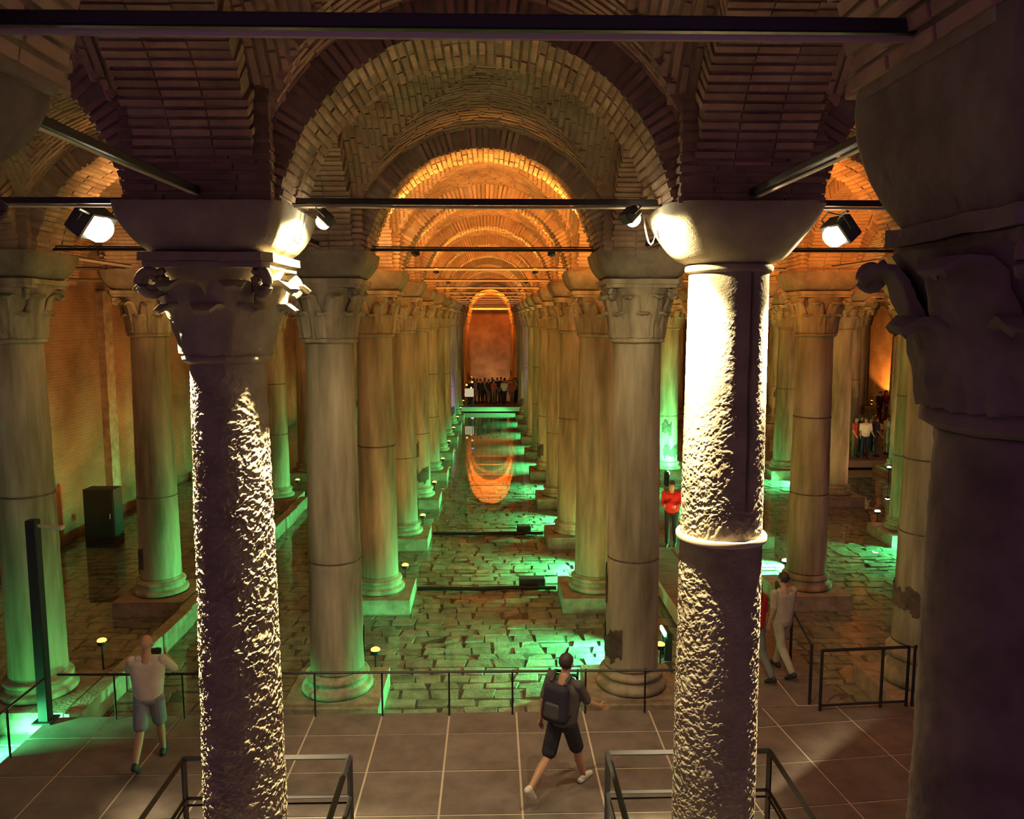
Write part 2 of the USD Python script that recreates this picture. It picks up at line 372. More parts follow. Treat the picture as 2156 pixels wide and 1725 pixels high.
def abacus(half, corner, h, z):
    n = 10; pts = []
    for k in range(4):
        a = math.pi / 4 + k * math.pi / 2; b = a + math.pi / 2
        c0 = np.array([math.cos(a), math.sin(a)]) * corner; c1 = np.array([math.cos(b), math.sin(b)]) * corner
        d = (c1 - c0) / np.linalg.norm(c1 - c0); nrm = np.array([math.cos((a + b) / 2), math.sin((a + b) / 2)])
        mid = (c0 + c1) / 2; depth = mid @ nrm - half
        for t in np.linspace(.07, .93, n): pts.append(c0 + (c1 - c0) * t - nrm * depth * math.sin(math.pi * t))
    p = Polygon(pts); a = trimesh.creation.extrude_polygon(p.buffer(-.035), h * .42, engine='earcut'); a.apply_translation((0, 0, z))
    b = trimesh.creation.extrude_polygon(p, h * .58, engine='earcut'); b.apply_translation((0, 0, z + h * .42))
    return cat([a, b])
def impost(b, t, z0, z1, bulge=.06):
    """flared block under the springing of the arches, with rounded corners and swelling sides"""
    n = 7; rows = []
    for k in range(n):
        a = k / (n - 1); h = b + (t - b) * a ** .75 + bulge * math.sin(math.pi * a) * .5
        p = np.array(Polygon(sbox(-h, -h, h, h).buffer(-.12).buffer(.12, quad_segs=3).exterior).exterior.coords)[:-1]
        rows.append(np.column_stack([p, np.full(len(p), z0 + (z1 - z0) * a)]))
    m = len(rows[0]); v = np.vstack(rows + [[[0, 0, z0], [0, 0, z1]]]); f = []
    ccw = Polygon(rows[0][:, :2]).exterior.is_ccw
    for k in range(n - 1):
        for q in range(m):
            a, b_, c, d = k*m+q, k*m+(q+1)%m, (k+1)*m+(q+1)%m, (k+1)*m+q; f += [(a, b_, c), (a, c, d)]
    for q in range(m): f += [(n*m, (q+1)%m, q), (n*m+1, (n-1)*m+q, (n-1)*m+(q+1)%m)]
    f = np.array(f)
    return v, f if ccw else f[:, ::-1]
def masonry(half, z0, z1, seed):
    rng = np.random.default_rng(seed); out = []; z = z0
    while z < z1:
        e = [-half, -half + rng.uniform(.28, .38), half - rng.uniform(.28, .38), half]
        for a in range(3):
            for b in range(3):
                if a == 1 and b == 1: continue
                g = .008
                x0, x1, y0, y1 = e[a] + g, e[a+1] - g, e[b] + g, e[b+1] - g
                j = rng.uniform(-.012, .008, 4)
                out.append(bx(x0 + (j[0] if a == 0 else 0), x1 + (j[1] if a == 2 else 0), y0 + (j[2] if b == 0 else 0), y1 + (j[3] if b == 2 else 0), z, z + .055))
        z += .088
    return out
def stain_band(t, r, z0, z1, a0, a1, seed, thr):
    na, nz = int(max(10, (a1 - a0) * 14)), int(max(6, (z1 - z0) * 40)); a = np.linspace(a0, a1, na); z = np.linspace(z0, z1, nz); A, Z = np.meshgrid(a, z)
    v = np.stack([r * np.cos(A), r * np.sin(A), Z], -1); d = np.minimum(np.abs(Z - z0), np.abs(Z - z1)) / (z1 - z0) * 2
    keep = meshkit.fbm(np.stack([A * 3, Z * 2.2, 0 * A], -1), 3, seed) * .7 + .3 * d > thr; idx = np.arange(na * nz).reshape(nz, na); f = []
    for i in range(nz - 1):
        for j in range(na - 1):
            if keep[i, j] and keep[i + 1, j + 1]: f += [(idx[i, j], idx[i, j+1], idx[i+1, j+1]), (idx[i, j], idx[i+1, j+1], idx[i+1, j])]
    if f: obj('stain', (v.reshape(-1, 3), np.array(f)), M['stain'], t, label='dark stain on the shaft')
PIER = .645
def corinthian(t, z0, z1, rb_, seed, worn=0.012, spread=1.0, m=None, half=.58, vr=.085, up=.80):
    m = m or M['marble']; H = z1 - z0; h = H - .13
    bell = lathe([(rb_ + .0, 0), (rb_ + .05, .03), (rb_ + .05, .07), (rb_ + .01, .10), (rb_ + .02, h * .5), (rb_ + .09, h * .8), (rb_ + .19, h), (0.05, h)], 32)
    obj('bell', shift(weather(bell, worn * .6, 6, seed), (0, 0, z0)), m, t, smooth=50)
    for k in range(8):
        v = weather(leaf(h * .46, .30 * spread, rb_ + .02, rb_ + .06 * spread, .055 * spread ** 1.8), worn, 9, seed + k)
        obj('leaf', shift(v, (0, 0, z0 + .09), k * math.pi / 4), m, t, smooth=50)
    for k in range(8):
        v = weather(leaf(h * up, .28 * spread, rb_ + .015, rb_ + .13 * spread, .06 * spread ** 1.8), worn, 9, seed + 20 + k)
        obj('leaf', shift(v, (0, 0, z0 + .09), (k + .5) * math.pi / 4), m, t, smooth=50)
    for k in range(4):
        v = volute(vr, vr * .38); v = (v[0] + [rb_ + .27 * min(spread, 1.25), 0, h - vr * .94], v[1])
        obj('volute', shift(weather(v, worn * .6, 9, seed + 40 + k), (0, 0, z0), (k + .5) * math.pi / 2), m, t, smooth=50)
    obj('abacus', weather(abacus(half, half * 1.45, .13, z1 - .13), worn * .6, 6, seed + 50), m, t, smooth=35)
def attic_base(t, r, z0, z1, plinth=.75, ph=.35, m=None):
    p = weather(trimesh.creation.box((plinth * 2, plinth * 2, ph)).subdivide().subdivide().subdivide(), .012, 3, 4); obj('plinth', shift(p, (0, 0, ph / 2)), M['plinth'], t, smooth=35)
    h = z1 - z0; k = np.linspace(-1, 1, 9)
    pr = [(r + .06, 0)] + [(r + .07 + .07 * math.sqrt(max(0, 1 - a * a)), h * .2 * (a + 1)) for a in k] + [(r + .05, h * .44), (r + .035, h * .6)] + [(r + .035 + .05 * math.sqrt(max(0, 1 - a * a)), h * .62 + h * .14 * (a + 1)) for a in k] + [(r, h * .95), (r, h)]
    obj('base_moulding', shift(weather(lathe(pr, 32), .008, 5, 8), (0, 0, z0)), M['marble'], t, smooth=50)
def make_pier(loc, seed, z0=7.3, z1=9.3):
    t = thing('brick_pier', None, 'pier', loc, kind='structure')
    obj('mortar_core', bx(-PIER + .025, PIER - .025, -PIER + .025, PIER - .025, z0 + .025, z1), M['mortar'], t)
    tag(obj('pier_bricks', cat(masonry(PIER, z0 + .02, z1, seed)), M['brick'], t), kind='stuff')
    return t
def make_column(name, style, loc, label):
    t = thing(name, label, 'column', loc, kind='thing')
    sd = {'a': 1, 'b': 2, 'c': 3, 'd': 4, 'e': 5, 'n': 6, 'm': 9, 'l': 7, 'r': 8}[style]
    if style == 'l':       # near, rough, floodlit
        obj('shaft', shaft(.405, .345, .4, 5.92, 800, 270, .024, 25, 21, (), 4.7), M['marble_rough'], t, smooth=True)
        corinthian(t, 5.90, 6.90, .36, 31, .022, 1.45, M['marble_rough'], vr=.13, up=.72)
        obj('impost', weather(impost(.52, .74, 6.90, 7.32), .01, 5, 2), M['marble_rough'], t, smooth=40)
    elif style == 'r':     # near, rough below and worn above, with strap and crack, bowl-shaped impost straight on the shaft
        v, f = shaft(.42, .375, .4, 6.78, 860, 270, .011, 27, 43, (), 4.6)
        a = np.arctan2(v[:, 1], v[:, 0]); z = v[:, 2]; r = np.hypot(v[:, 0], v[:, 1])
        ac = math.radians(-70) + .05 * (meshkit.noise(np.stack([z * 1.5, 0 * z, 0 * z], 1), 4) - .5) + .02 * (meshkit.noise(np.stack([z * 9, 0 * z, 0 * z], 1), 5) - .5)
        wd = .035 + .05 * meshkit.noise(np.stack([z * 2.2, 0 * z + 5, 0 * z], 1), 6)
        cut = np.clip(1 - np.abs(a - ac) / wd, 0, 1) * np.clip((z - 4.5) / .2, 0, 1) * (r > .2)
        k = 1 - .075 * np.sqrt(cut) / np.maximum(r, .1); v[:, 0] *= k; v[:, 1] *= k
        obj('shaft', (v, f), M['marble_rough'], t, smooth=True)
        obj('strap', lathe([(.36, 4.155), (.435, 4.155), (.442, 4.165), (.442, 4.205), (.435, 4.215), (.36, 4.215)], 48), M['pale'], t, smooth=40, label='pale metal strap clamped round the shaft')
        k = np.linspace(-1, 1, 7)
        obj('collar', lathe([(.3, 6.74)] + [(.38 + .035 * math.sqrt(max(0, 1 - q * q)), 6.79 + .045 * q) for q in k] + [(.3, 6.84)], 48), M['marble_rough'], t, smooth=50)
        g = np.linspace(0, 1, 12); n = 48; rows = []
        for q in g:                                   # round at the collar, squarish at the top
            rad = .40 + .33 * math.sin(q * math.pi / 2) ** .62; an = np.arange(n) * 2 * math.pi / n
            sq = 1 / np.maximum(np.abs(np.cos(an)), np.abs(np.sin(an))); e = 1 + (np.minimum(sq, 1.22) - 1) * q ** 1.5
            rows.append(np.column_stack([rad * e * np.cos(an), rad * e * np.sin(an), np.full(n, 6.83 + .505 * q)]))
        v = np.vstack(rows + [[[0, 0, 6.83], [0, 0, 7.335]]]); f = []
        for i_ in range(len(g) - 1):
            for q in range(n):
                a_, b_, c_, d_ = i_*n+q, i_*n+(q+1)%n, (i_+1)*n+(q+1)%n, (i_+1)*n+q; f += [(a_, b_, c_), (a_, c_, d_)]
        L = len(g); f += [(L*n, (q+1)%n, q) for q in range(n)] + [(L*n+1, (L-1)*n+q, (L-1)*n+(q+1)%n) for q in range(n)]
        obj('impost', weather((v, np.array(f)), .012, 3, 5), M['marble_rough'], t, smooth=50)
    elif style == 'n':     # nearest, on the right edge
        obj('shaft', shaft(.47, .43, .4, 5.86, 240, 96, .010, 9, 61), M['marble_shaded'], t, smooth=True)
        corinthian(t, 5.86, 6.70, .44, 77, .022, 1.15, M['marble_shaded'], half=.50, vr=.065)
        obj('impost', weather(impost(.47, .64, 6.70, 7.32, .06), .02, 3, 9), M['marble_shaded'], t, smooth=40)
    elif style == 'm':
        obj('shaft', shaft(.43, .36, .4, 6.2, 240, 60, .008, 9, 62), M['marble_shaded'], t, smooth=True)
        corinthian(t, 6.2, 6.96, .34, 78, .02, .8, M['marble_shaded'], half=.42, vr=.05)
        obj('impost', weather(impost(.44, .60, 6.96, 7.32, .05), .02, 3, 10), M['marble_shaded'], t, smooth=40)
    else:
        zj = {'a': (2.52,), 'b': (3.6,), 'c': (2.5, 4.2), 'd': (2.9, 4.1), 'e': ()}[style]
        top = .70 if style != 'd' else 1.05
        r0 = .43 if style != 'd' else .44
        obj('shaft', shaft(r0, .37, top, 5.97, 150, 40, .007, 3.0, sd * 7, zj), M['marble'], t, smooth=True)
        for z in zj: obj('joint_band', lathe([(.3, z - .012), (r0 - .03 * (z / 4), z - .012), (r0 - .03 * (z / 4), z + .012), (.3, z + .012)], 32), M['stain'], t, label='dark joint between two drums of the shaft')
        attic_base(t, r0, .35, top)
        if style == 'a': stain_band(t, r0 + .006, 1.75, 2.45, math.radians(230), math.radians(280), 3, .50); stain_band(t, r0 + .012, .75, 1.5, math.radians(180), math.radians(330), 4, .55)
        if style == 'd': stain_band(t, r0 + .010, 1.55, 2.05, 0, 2 * math.pi, 5, .40)
        corinthian(t, 5.95, 6.92, .38, sd * 100, .014)
        obj('impost', weather(impost(.52, .72, 6.92, 7.32), .01, 4, sd), M['impost'], t, smooth=40)
    return t
cproto, pier0 = {}, None
styles = 'abcae' 
for j in range(-1, J_END):
    for i in range(I_WALL + 1, I_END):
        x, y = cx(i), cy(j)
        if not in_view(x, y, .3): continue
        if j == -1 and i not in (0, 1): continue
        if j == 0 and i not in (-1, 0, 1, 2): continue
        if pier0 is None: pier0 = p = make_pier((x, y, 0), 5)
        else: p = dup(pier0, (x, y, 0), 90 * ((i + j) % 4))
        tag(p, f'brick pier above the {ordinal[j + 1]} column of the {line_name[i]}', 'pier', kind='structure')
        where = f'{ordinal[j + 1]} in the {line_name[i]}'
        if (i, j) == (0, 0): make_column('column', 'l', (x, y, 0), 'rough pitted floodlit column with leafy capital, left of the central aisle'); continue
        if (i, j) == (1, 0): make_column('column', 'r', (x, y, 0), 'floodlit cracked column with metal strap and smooth bowl-shaped top'); continue
        if j == -1:
            p = make_column('column', 'n' if i == 1 else 'm', (x, y, 0), '')
            tag(p, 'dark worn near column with leafy capital at the right edge of the picture' if i == 1 else 'dark nearest column, only its flared top block seen, upper left corner', 'column', kind='thing'); continue
        st = 'a' if (j == 1 and i in (0, 1)) else 'd' if (i, j) == (2, 1) else styles[(i * 3 + j * 2 + 7) % 5]
        rot = 90 * ((i + 2 * j) % 4)
        if st not in cproto: p = cproto[st] = make_column('column', st, (x, y, 0), '')
        else: p = dup(cproto[st], (x, y, 0), rot)
        tag(p, f'stone column with leafy capital, {where}', 'column', kind='thing')

# ------------------------------------------------------------------ tie rods
def make_rod(loc, rotz, style):
    t = thing('tie_rod', None, 'tie rod', loc, rotz); L = 1.765
    if style == 'near':
        obj('bar', rbox(2 * L, .055, .055, .006, (0, 0, .03)), M['iron'], t)
        obj('conduit', tube([(-L, -.02, -.02), (0, -.02, -.024), (L, -.02, -.02)], .014), M['conduit'], t, label='pale thin conduit under the dark bar')
    else:
        obj('bar', rbox(2 * L, .05, .045, .005), M['conduit' if style == 'pale' else 'iron'], t)
        obj('cable', tube([(-L, 0, .045), (-.5, 0, .036), (.6, 0, .037), (L, 0, .045)], .011, 6), M['cable'], t)
    return t
rprot = {}
def rod(x, y, rotz, style, label):
    if style not in rprot: p = rprot[style] = make_rod((x, y, 7.385), rotz, style)
    else: p = dup(rprot[style], (x, y, 7.385), rotz)
    tag(p, label, 'tie rod')
for i in range(I_WALL, I_END):
    for j in range(-1, J_END):
        x, y = cx(i) + S / 2, cy(j)
        if not in_view(x, y, .5) or (i == I_WALL and j < 1) or (j == -1 and i != 0): continue
        rod(x, y, 0, 'near' if j <= 0 else 'pale' if j != 1 else 'dark', f'iron tie rod across the {aisle_name[i]}, {ordinal[j + 1]} from the camera')
for i in range(I_WALL + 1, I_END):
    for j in range(-1, 8):
        x, y = cx(i), (cy(j) + cy(j + 1)) / 2
        if not in_view(x, y, .3) or (j < 0 and i not in (0, 1)): continue
        rod(x, y, 90, 'near' if j <= 0 else 'pale', f'lengthwise iron tie rod, {ordinal[j + 1]} bay, {line_name[i]}')

# ------------------------------------------------------------------ walls, floor, water
XL, XR, YE = cx(I_WALL), cx(I_END), cy(J_END)
obj('wall_left', bx(XL - .6, XL, 8, YE + .5, -.3, 9.4), M['wall'], kind='structure')
obj('wall_back', bx(XL - .6, XR + .6, YE, YE + .6, -.3, 9.4), M['wall'], kind='structure')
obj('wall_right', bx(XR, XR + .6, 20, YE + .5, -.3, 9.4), M['wall'], kind='structure')
tr = tag(UsdGeom.Xform.Define(stage, '/World/trim_1').GetPrim(), kind='structure')
for y in (17.3, 25.2, 34.6, 44.2): obj('pilaster', bx(XL - .05, XL + .22, y - .27, y + .27, -.1, 7.2), M['plinth'], tr)
fl = tag(UsdGeom.Xform.Define(stage, '/World/floor').GetPrim(), kind='structure')
obj('bed', bx(XL, XR, -3, YE, -.5, -.02), M['bed'], fl)
obj('far_paving', bx(XL, XR, 32, YE, -.03, -.001), M['floor'], fl)
rng = np.random.default_rng(11); pav = []
y = 9.0
while y < 32:
    h = rng.uniform(.22, .40); x = (-12.1 if y > 12 else -12.1) + rng.uniform(0, .4)
    while x < 22:
        w = rng.uniform(.34, .62)
        if in_view(x, y, 0) and (y > 11.3 or x < -6.7):
            z = rng.uniform(-.016, .016) ; tl = rng.uniform(-.014, .014, 4); g = .013; s = rng.uniform(-.07, .07, 2)
            b = np.array([[x+g, y+g+s[0]*.3, -.06], [x+w-g, y+g+s[1]*.3, -.06], [x+w-g+s[0], y+h-g, -.06], [x+g+s[1], y+h-g, -.06]])
            t_ = b.copy(); t_[:, 2] = z + tl; c = t_.mean(0); t_[:, :2] = c[:2] + (t_[:, :2] - c[:2]) * .95
            pav.append((hexa(b, t_), (x + w / 2, y + h / 2)))
        x += w
    y += h
key = [np.hypot(p[1][0], p[1][1] * 1.0) if abs(p[1][0] + .12) < 2.0 and p[1][1] > 11.5 else 1e3 + p[1][1] for p in pav]
order = np.argsort(key)
for k in order[:295]: obj('paver', pav[k][0], M['paver'], fl)
tag(obj('far_pavers', cat([pav[k][0] for k in order[295:]]), M['paver'], fl), kind='stuff')
wv = np.array([[XL, -3, .032], [XR, -3, .032], [XR, YE, .032], [XL, YE, .032]], float)
tag(obj('water', (wv, np.array([[0, 1, 2], [0, 2, 3]])), M['water']), kind='structure')

# walkways of stone slabs with pale joints
def walkway(name, poly, ang, orgn, tw, th, top=.40, skip=()):
    st = tag(UsdGeom.Xform.Define(stage, numbered('/World/' + name)).GetPrim(), kind='structure')
    b = trimesh.creation.extrude_polygon(poly, .30, engine='earcut'); b.apply_translation((0, 0, top - .008 - .30)); obj('grout', b, M['grout'], st)
    q = affinity.rotate(poly, -ang, origin=orgn); x0, y0, x1, y1 = q.bounds; n = 0
    for a in np.arange(math.floor((x0 - orgn[0]) / tw), math.ceil((x1 - orgn[0]) / tw)):
        for c in np.arange(math.floor((y0 - orgn[1]) / th), math.ceil((y1 - orgn[1]) / th)):
            g = .014; r = sbox(orgn[0] + a * tw + g, orgn[1] + c * th + g, orgn[0] + (a + 1) * tw - g, orgn[1] + (c + 1) * th - g).intersection(q)
            r = affinity.rotate(r, ang, origin=orgn)
            for h in skip: r = r.difference(h)
            for piece in getattr(r, 'geoms', [r]):
                if piece.is_empty or piece.area < .02 or piece.geom_type != 'Polygon': continue
                piece = Polygon(piece.exterior)
                m = trimesh.creation.extrude_polygon(piece, .03 + RNG.uniform(-.002, .003), engine='earcut'); m.apply_translation((0, 0, top - .03)); obj('slab', m, M['tile'], st); n += 1
    return st
mainp = Polygon([(-6.6, 2.5), (3.0, 2.5), (3.0, 11.5), (-6.6, 11.5)])
rightp = Polygon([(3.0, 2.5), (14, 2.5), (14, 12.1), (8.5, 11.72), (5.5, 11.6), (3.0, 11.5)])
hole = [Point(cx(i), cy(0)).buffer(.47) for i in (0, 1, 2)] + [Point(cx(1), cy(-1)).buffer(.5), Point(cx(0), cy(-1)).buffer(.5)]
walkway('floor_walkway', mainp.difference(Point(50, 50).buffer(.1)), 0, (-1.66, 10.88), 1.01, .95, skip=hole)
walkway('floor_walkway', rightp, 6, (3.05, 10.86), 1.15, .95, skip=hole)
walkway('floor_walkway', Polygon([(3.75, 11.52), (5.45, 11.62), (5.6, 33.0), (3.9, 33.0)]), 0, (3.8, 11.6), .9, .95)
walkway('floor_walkway', Polygon([(3.9, 33.0), (22, 33.0), (22, 35.5), (3.9, 35.5)]), 0, (3.9, 33.0), 1.3, 1.25)
walkway('floor_walkway', Polygon([(-9, 54.5), (12, 54.5), (12, 58.5), (-9, 58.5)]), 0, (-9, 54.5), 2.1, 2.0)
walkway('floor_walkway', Polygon([(22.4, 44), (25.2, 44), (25.2, 48.5), (22.4, 48.5)]), 0, (22.4, 44), 1.4, 1.5)
# low stone kerb running along the left aisle
kr = thing('kerb', 'low stone kerb running away along the left aisle, edge caught by green light', 'kerb', (-6.42, 0, 0))
for k in range(10): obj('kerb_stone', shift(rbox(.28, 1.46, .40, .02), (.07 + 0.02 * ((k * 7) % 3 - 1), 12.4 + 1.5 * k, .19)), M['plinth'], kr)

# ------------------------------------------------------------------ railings and posts
def bar(a, b, r=.02, sq=True):
    a, b = np.array(a, float), np.array(b, float)
    return tube([a, (a + b) / 2, b], r * (1.25 if sq else 1), 4 if sq else 8)
def column_guard(x, y, label):
    t = thing('column_guard', label, 'railing', (x, y, .4)); w = .92; c = [(-w, -w), (w, -w), (w, w), (-w, w)]
    for k in range(4):
        a, b = c[k], c[(k + 1) % 4]
        obj('top_rail', bar((*a, 1.05), (*b, 1.05), .026), M['rail'], t); obj('mid_rail', bar((*a, .58), (*b, .58), .018), M['rail'], t); obj('lower_rail', bar((*a, .50), (*b, .50), .012), M['rail'], t)
        obj('post', bar((*a, 0), (*a, 1.06), .026), M['rail'], t)
column_guard(cx(0), 7.55, 'square black metal railing round the foot of the rough floodlit column')
column_guard(cx(1) - .06, 7.55, 'square black metal railing round the foot of the cracked strapped column')
t = thing('railing', 'thin dark railing along the far edge of the paved walkway', 'railing', (0, 11.42, .4))
obj('top_rail', bar((-6.42, 0, .70), (3.0, 0, .67), .017), M['rail'], t)
for x in (-5.6, -4.6, -3.6, -2.65, -1.65, -.65, .3, 1.28, 1.4, 2.3, 2.95): obj('post', bar((x, 0, 0), (x, 0, .70), .011), M['rail'], t)
for nm, a, b, mids in (('left', (4.98, 11.42), (6.36, 11.52), (.70,)), ('right', (6.46, 11.53), (8.2, 11.66), (.5,))):
    t = thing('railing', 'black railing panel beside the path, ' + ('nearer the path' if nm == 'left' else 'further right by the near dark column'), 'railing', (0, 0, .4))
    a, b = np.array(a), np.array(b)
    obj('top_rail', bar((*a, .95), (*b, .95), .02), M['rail'], t); obj('bottom_rail', bar((*a, .08), (*b, .08), .016), M['rail'], t)
    for s in (0, *mids, 1): q = a + (b - a) * s; obj('post', bar((*q, 0), (*q, .96), .02), M['rail'], t)
t = thing('railing', 'short dark railing along the narrow path behind the walkway', 'railing', (0, 0, .4))
obj('top_rail', bar((4.90, 11.62, .95), (5.42, 14.6, .95), .02), M['rail'], t)
for s in (0, .5, 1): obj('post', bar((4.9 + .52 * s, 11.62 + 2.98 * s, 0), (4.9 + .52 * s, 11.62 + 2.98 * s, .96), .02), M['rail'], t)
t = thing('railing', 'thin dark side railing at the left end of the walkway', 'railing', (-6.55, 0, .4))
obj('top_rail', bar((0, 5.2, .70), (0, 11.3, .70), .017), M['rail'], t)
for y in (5.2, 7.2, 9.2, 10.4): obj('post', bar((0, y, 0), (0, y, .70), .014), M['rail'], t)
t = thing('lamp_post', 'tall dark square post with small pale lamp arm at the walkway corner', 'lamp post', (-6.62, 11.4, .4))
obj('pole', rbox(.15, .15, 3.05, .01, (0, 0, 1.525)), M['rail'], t); obj('foot_plate', rbox(.28, .28, .03, .006, (0, 0, .015)), M['rail'], t)
obj('arm', bar((0, 0, 2.96), (.34, 0, 2.94), .02), M['pale'], t, label='pale short arm'); obj('lamp_head', rbox(.16, .10, .06, .015, (.36, 0, 2.93)), M['pale'], t)
tag(obj('floor_box', shift(rbox(.30, .22, .22, .015), (-4.02, 11.2, .51)), M['housing']), 'small black box on the walkway beside the rough floodlit column', 'box')
t = thing('cabinet', 'dark equipment cabinet standing against the left wall', 'cabinet', (-10.9, 22.2, 0))
obj('body', rbox(.85, .5, 1.65, .01, (0, 0, .83)), M['housing'], t); obj('door', rbox(.78, .02, 1.5, .004, (0, -.26, .85)), M['rail'], t); obj('handle', rbox(.02, .03, .14, .004, (.3, -.285, .9)), M['conduit'], t)
for y, x0, x1, nm in ((18.1, -1.75, 1.5, 'nearer'), (22.95, -1.75, 1.5, 'farther')):
    p = obj('floor_pipe', tube([(x, y + .03 * math.sin(x * 3), .07) for x in np.linspace(x0, x1, 14)], .045, 8), M['cable'], smooth=50)
    tag(p, f'dark pipe lying across the wet floor of the central aisle, {nm} one', 'pipe')
    tag(obj('junction_box', shift(rbox(.62 if nm == 'nearer' else .42, .30, .22, .02), (.95, y + .25, .13)), M['housing']), f'flat dark box on the wet floor beside the {nm} pipe', 'box')

# ------------------------------------------------------------------ lamps
lamp_n = [0]
def flood(loc, aim, power, color, label, lens, size=.2, cone=75, light_off=.12, grp=None, hang=None, beam=None):
    """a floodlight: housing, bracket, lens; its light starts just before the lens"""
    t = thing('floodlight', label, 'floodlight', loc, 0, grp)
    d = np.array(aim, float) - np.array(loc); d /= np.linalg.norm(d)
    s = np.cross(d, [0, 0, 1.]); s /= np.linalg.norm(s); u = np.cross(s, d); Rm = np.stack([s, u, d], 1)
    def put(m): v, f = m; return np.asarray(v) @ Rm.T, f
    obj('housing', put(rbox(size, size * .8, size * .6, .012, (0, 0, -size * .3))), M['housing'], t)
    obj('lens', put(lathe([(size * .38, 0)] + [(size * .38 * math.cos(q), .01 + size * .3 * math.sin(q)) for q in np.linspace(0, 1.5, 5)], 16)), lens, t, label='bright glowing lens')
    if hang is None: obj('stand', bx(-.05, .05, -.05, .05, -loc[2] + .02, -size * .3), M['housing'], t)
    obj('bracket', put(tube([(-size * .54, 0, -size * .3), (-size * .56, size * .5, -size * .3), (0, size * .75, -size * .3), (size * .56, size * .5, -size * .3), (size * .54, 0, -size * .3)], .008, 6)), M['housing'], t)
    if hang is not None: obj('hanger', tube([(0, 0, size * .3), (0, (hang[1] - loc[1]) * .5, hang[2] - loc[2] - .02), (0, hang[1] - loc[1], hang[2] - loc[2])], .014, 6), M['housing'], t)
    lamp_n[0] += 1
    spot(f'/World/lamp_light_{lamp_n[0]:03d}', np.array(loc) + d * light_off, np.array(loc) + d * 2, power, color, .03, cone, .35)
    if beam:
        h0 = np.array(beam[0]); h0[2] = 6.05; lamp_n[0] += 1; spot(f'/World/lamp_light_{lamp_n[0]:03d}', np.array(loc) + d * light_off, h0, beam[1] / P_BEAM * P_HOT, color, .03, 21, 1.0)
        lamp_n[0] += 1; spot(f'/World/lamp_light_{lamp_n[0]:03d}', np.array(loc) + d * light_off, beam[0], beam[1], color, .03, beam[2], 1.0)
    return t
L0, R0 = np.array([cx(0), Y0, 0]), np.array([cx(1), Y0, 0])
flood((-1.58, 7.68, 7.22), (-2.45, 7.66, 6.3), P_FLOOD, WHITE, 'black floodlight hung under the tie rod beside the rough column', M['lens_white'], .18, 82, beam=((-2.36, 7.66, 3.4), P_BEAM, 12), hang=(0, 7.72, 7.345))
flood((1.30, 7.40, 7.22), (2.2, 7.66, 6.3), P_FLOOD, WHITE, 'black floodlight hung under the tie rod beside the bowl-topped column', M['lens_white'], .18, 82, beam=((2.10, 7.56, 3.4), P_BEAM * .6, 12), hang=(0, 7.72, 7.345))
flood((-3.86, 8.1, 7.20), (-2.9, 7.9, 6.4), P_FLOOD_OUT, WHITE, 'glaring white floodlight left of the rough column', M['lens_white'], .36, 60, beam=((-2.72, 7.72, 3.4), P_BEAM * 1.6, 13), hang=(0, 7.72, 7.345))
flood((3.42, 8.0, 7.14), (2.6, 7.8, 6.4), P_FLOOD_OUT, WHITE, 'glaring white floodlight right of the bowl-topped column', M['lens_white'], .30, 60, beam=((2.47, 7.72, 3.4), P_BEAM * 1.3, 13), hang=(0, 7.72, 7.345))
for x, y, s in ((-1.72, 7.68, 1), (1.42, 7.68, -1)):
    k = np.linspace(0, 1, 9); p = np.stack([x - s * (.02 + .16 * k), np.full(9, y), 7.30 - .28 * np.sin(k * math.pi)], 1)
    tag(obj('cable', tube(p, .010, 6), M['cable'], smooth=50), 'slack dark cable looped beside the ' + ('rough column' if s > 0 else 'bowl-topped column'), 'cable')

def uplight(i, j, dx, power, color=ORANGE, lens='lens_orange'):  # out of view, placed to light the vaults orange
    x = cx(i) + S / 2 + dx; y = cy(j) + .66
    lab = f'small unseen lamp on the tie rod across the {aisle_name[i]}, {ordinal[j + 1]} row, ' + ('left end' if dx < 0 else 'right end')
    t = thing('uplight', lab, 'uplight', (x, y, 7.40))
    obj('housing', rbox(.12, .10, .10, .01), M['housing'], t); obj('lens', lathe([(.035, .05), (.035, .056), (.002, .058)], 8), M[lens], t)
    obj('bracket', rbox(.03, .62, .02, .004, (0, -.32, -.06)), M['housing'], t)
    lamp_n[0] += 1
    spot(f'/World/lamp_light_{lamp_n[0]:03d}', (x, y, 7.50), (x - dx * .25, y + .7, 8.6), power, color, .03, 80, .4)
for j, k in ((1, 1.0), (2, .5), (3, .9), (4, .45), (5, .5), (6, .5), (7, .4), (8, .35), (10, .35), (12, 6), (13, 8)):
    for dx in (-1.1, 1.1): uplight(0, j, dx, P_ORANGE * k, (1, .38, .06) if j == 1 else ORANGE if j < 8 else (1.0, .20, .02))
uplight(-1, 1, 1.2, P_ORANGE * 1.6, (1, .5, .16)); uplight(-1, 2, 1.2, P_ORANGE * .8, (1, .42, .1)); uplight(-1, 4, 1.2, P_ORANGE * .8)
for j in (1, 2, 4, 6): uplight(1, j, -1.2, P_ORANGE * 2.2); uplight(2, j, -1.2, P_ORANGE * 1.4)
for j in (3, 5, 7): uplight(3, j, -1.2, P_ORANGE * 1.2); uplight(4, j, -1.2, P_ORANGE * 1.2)

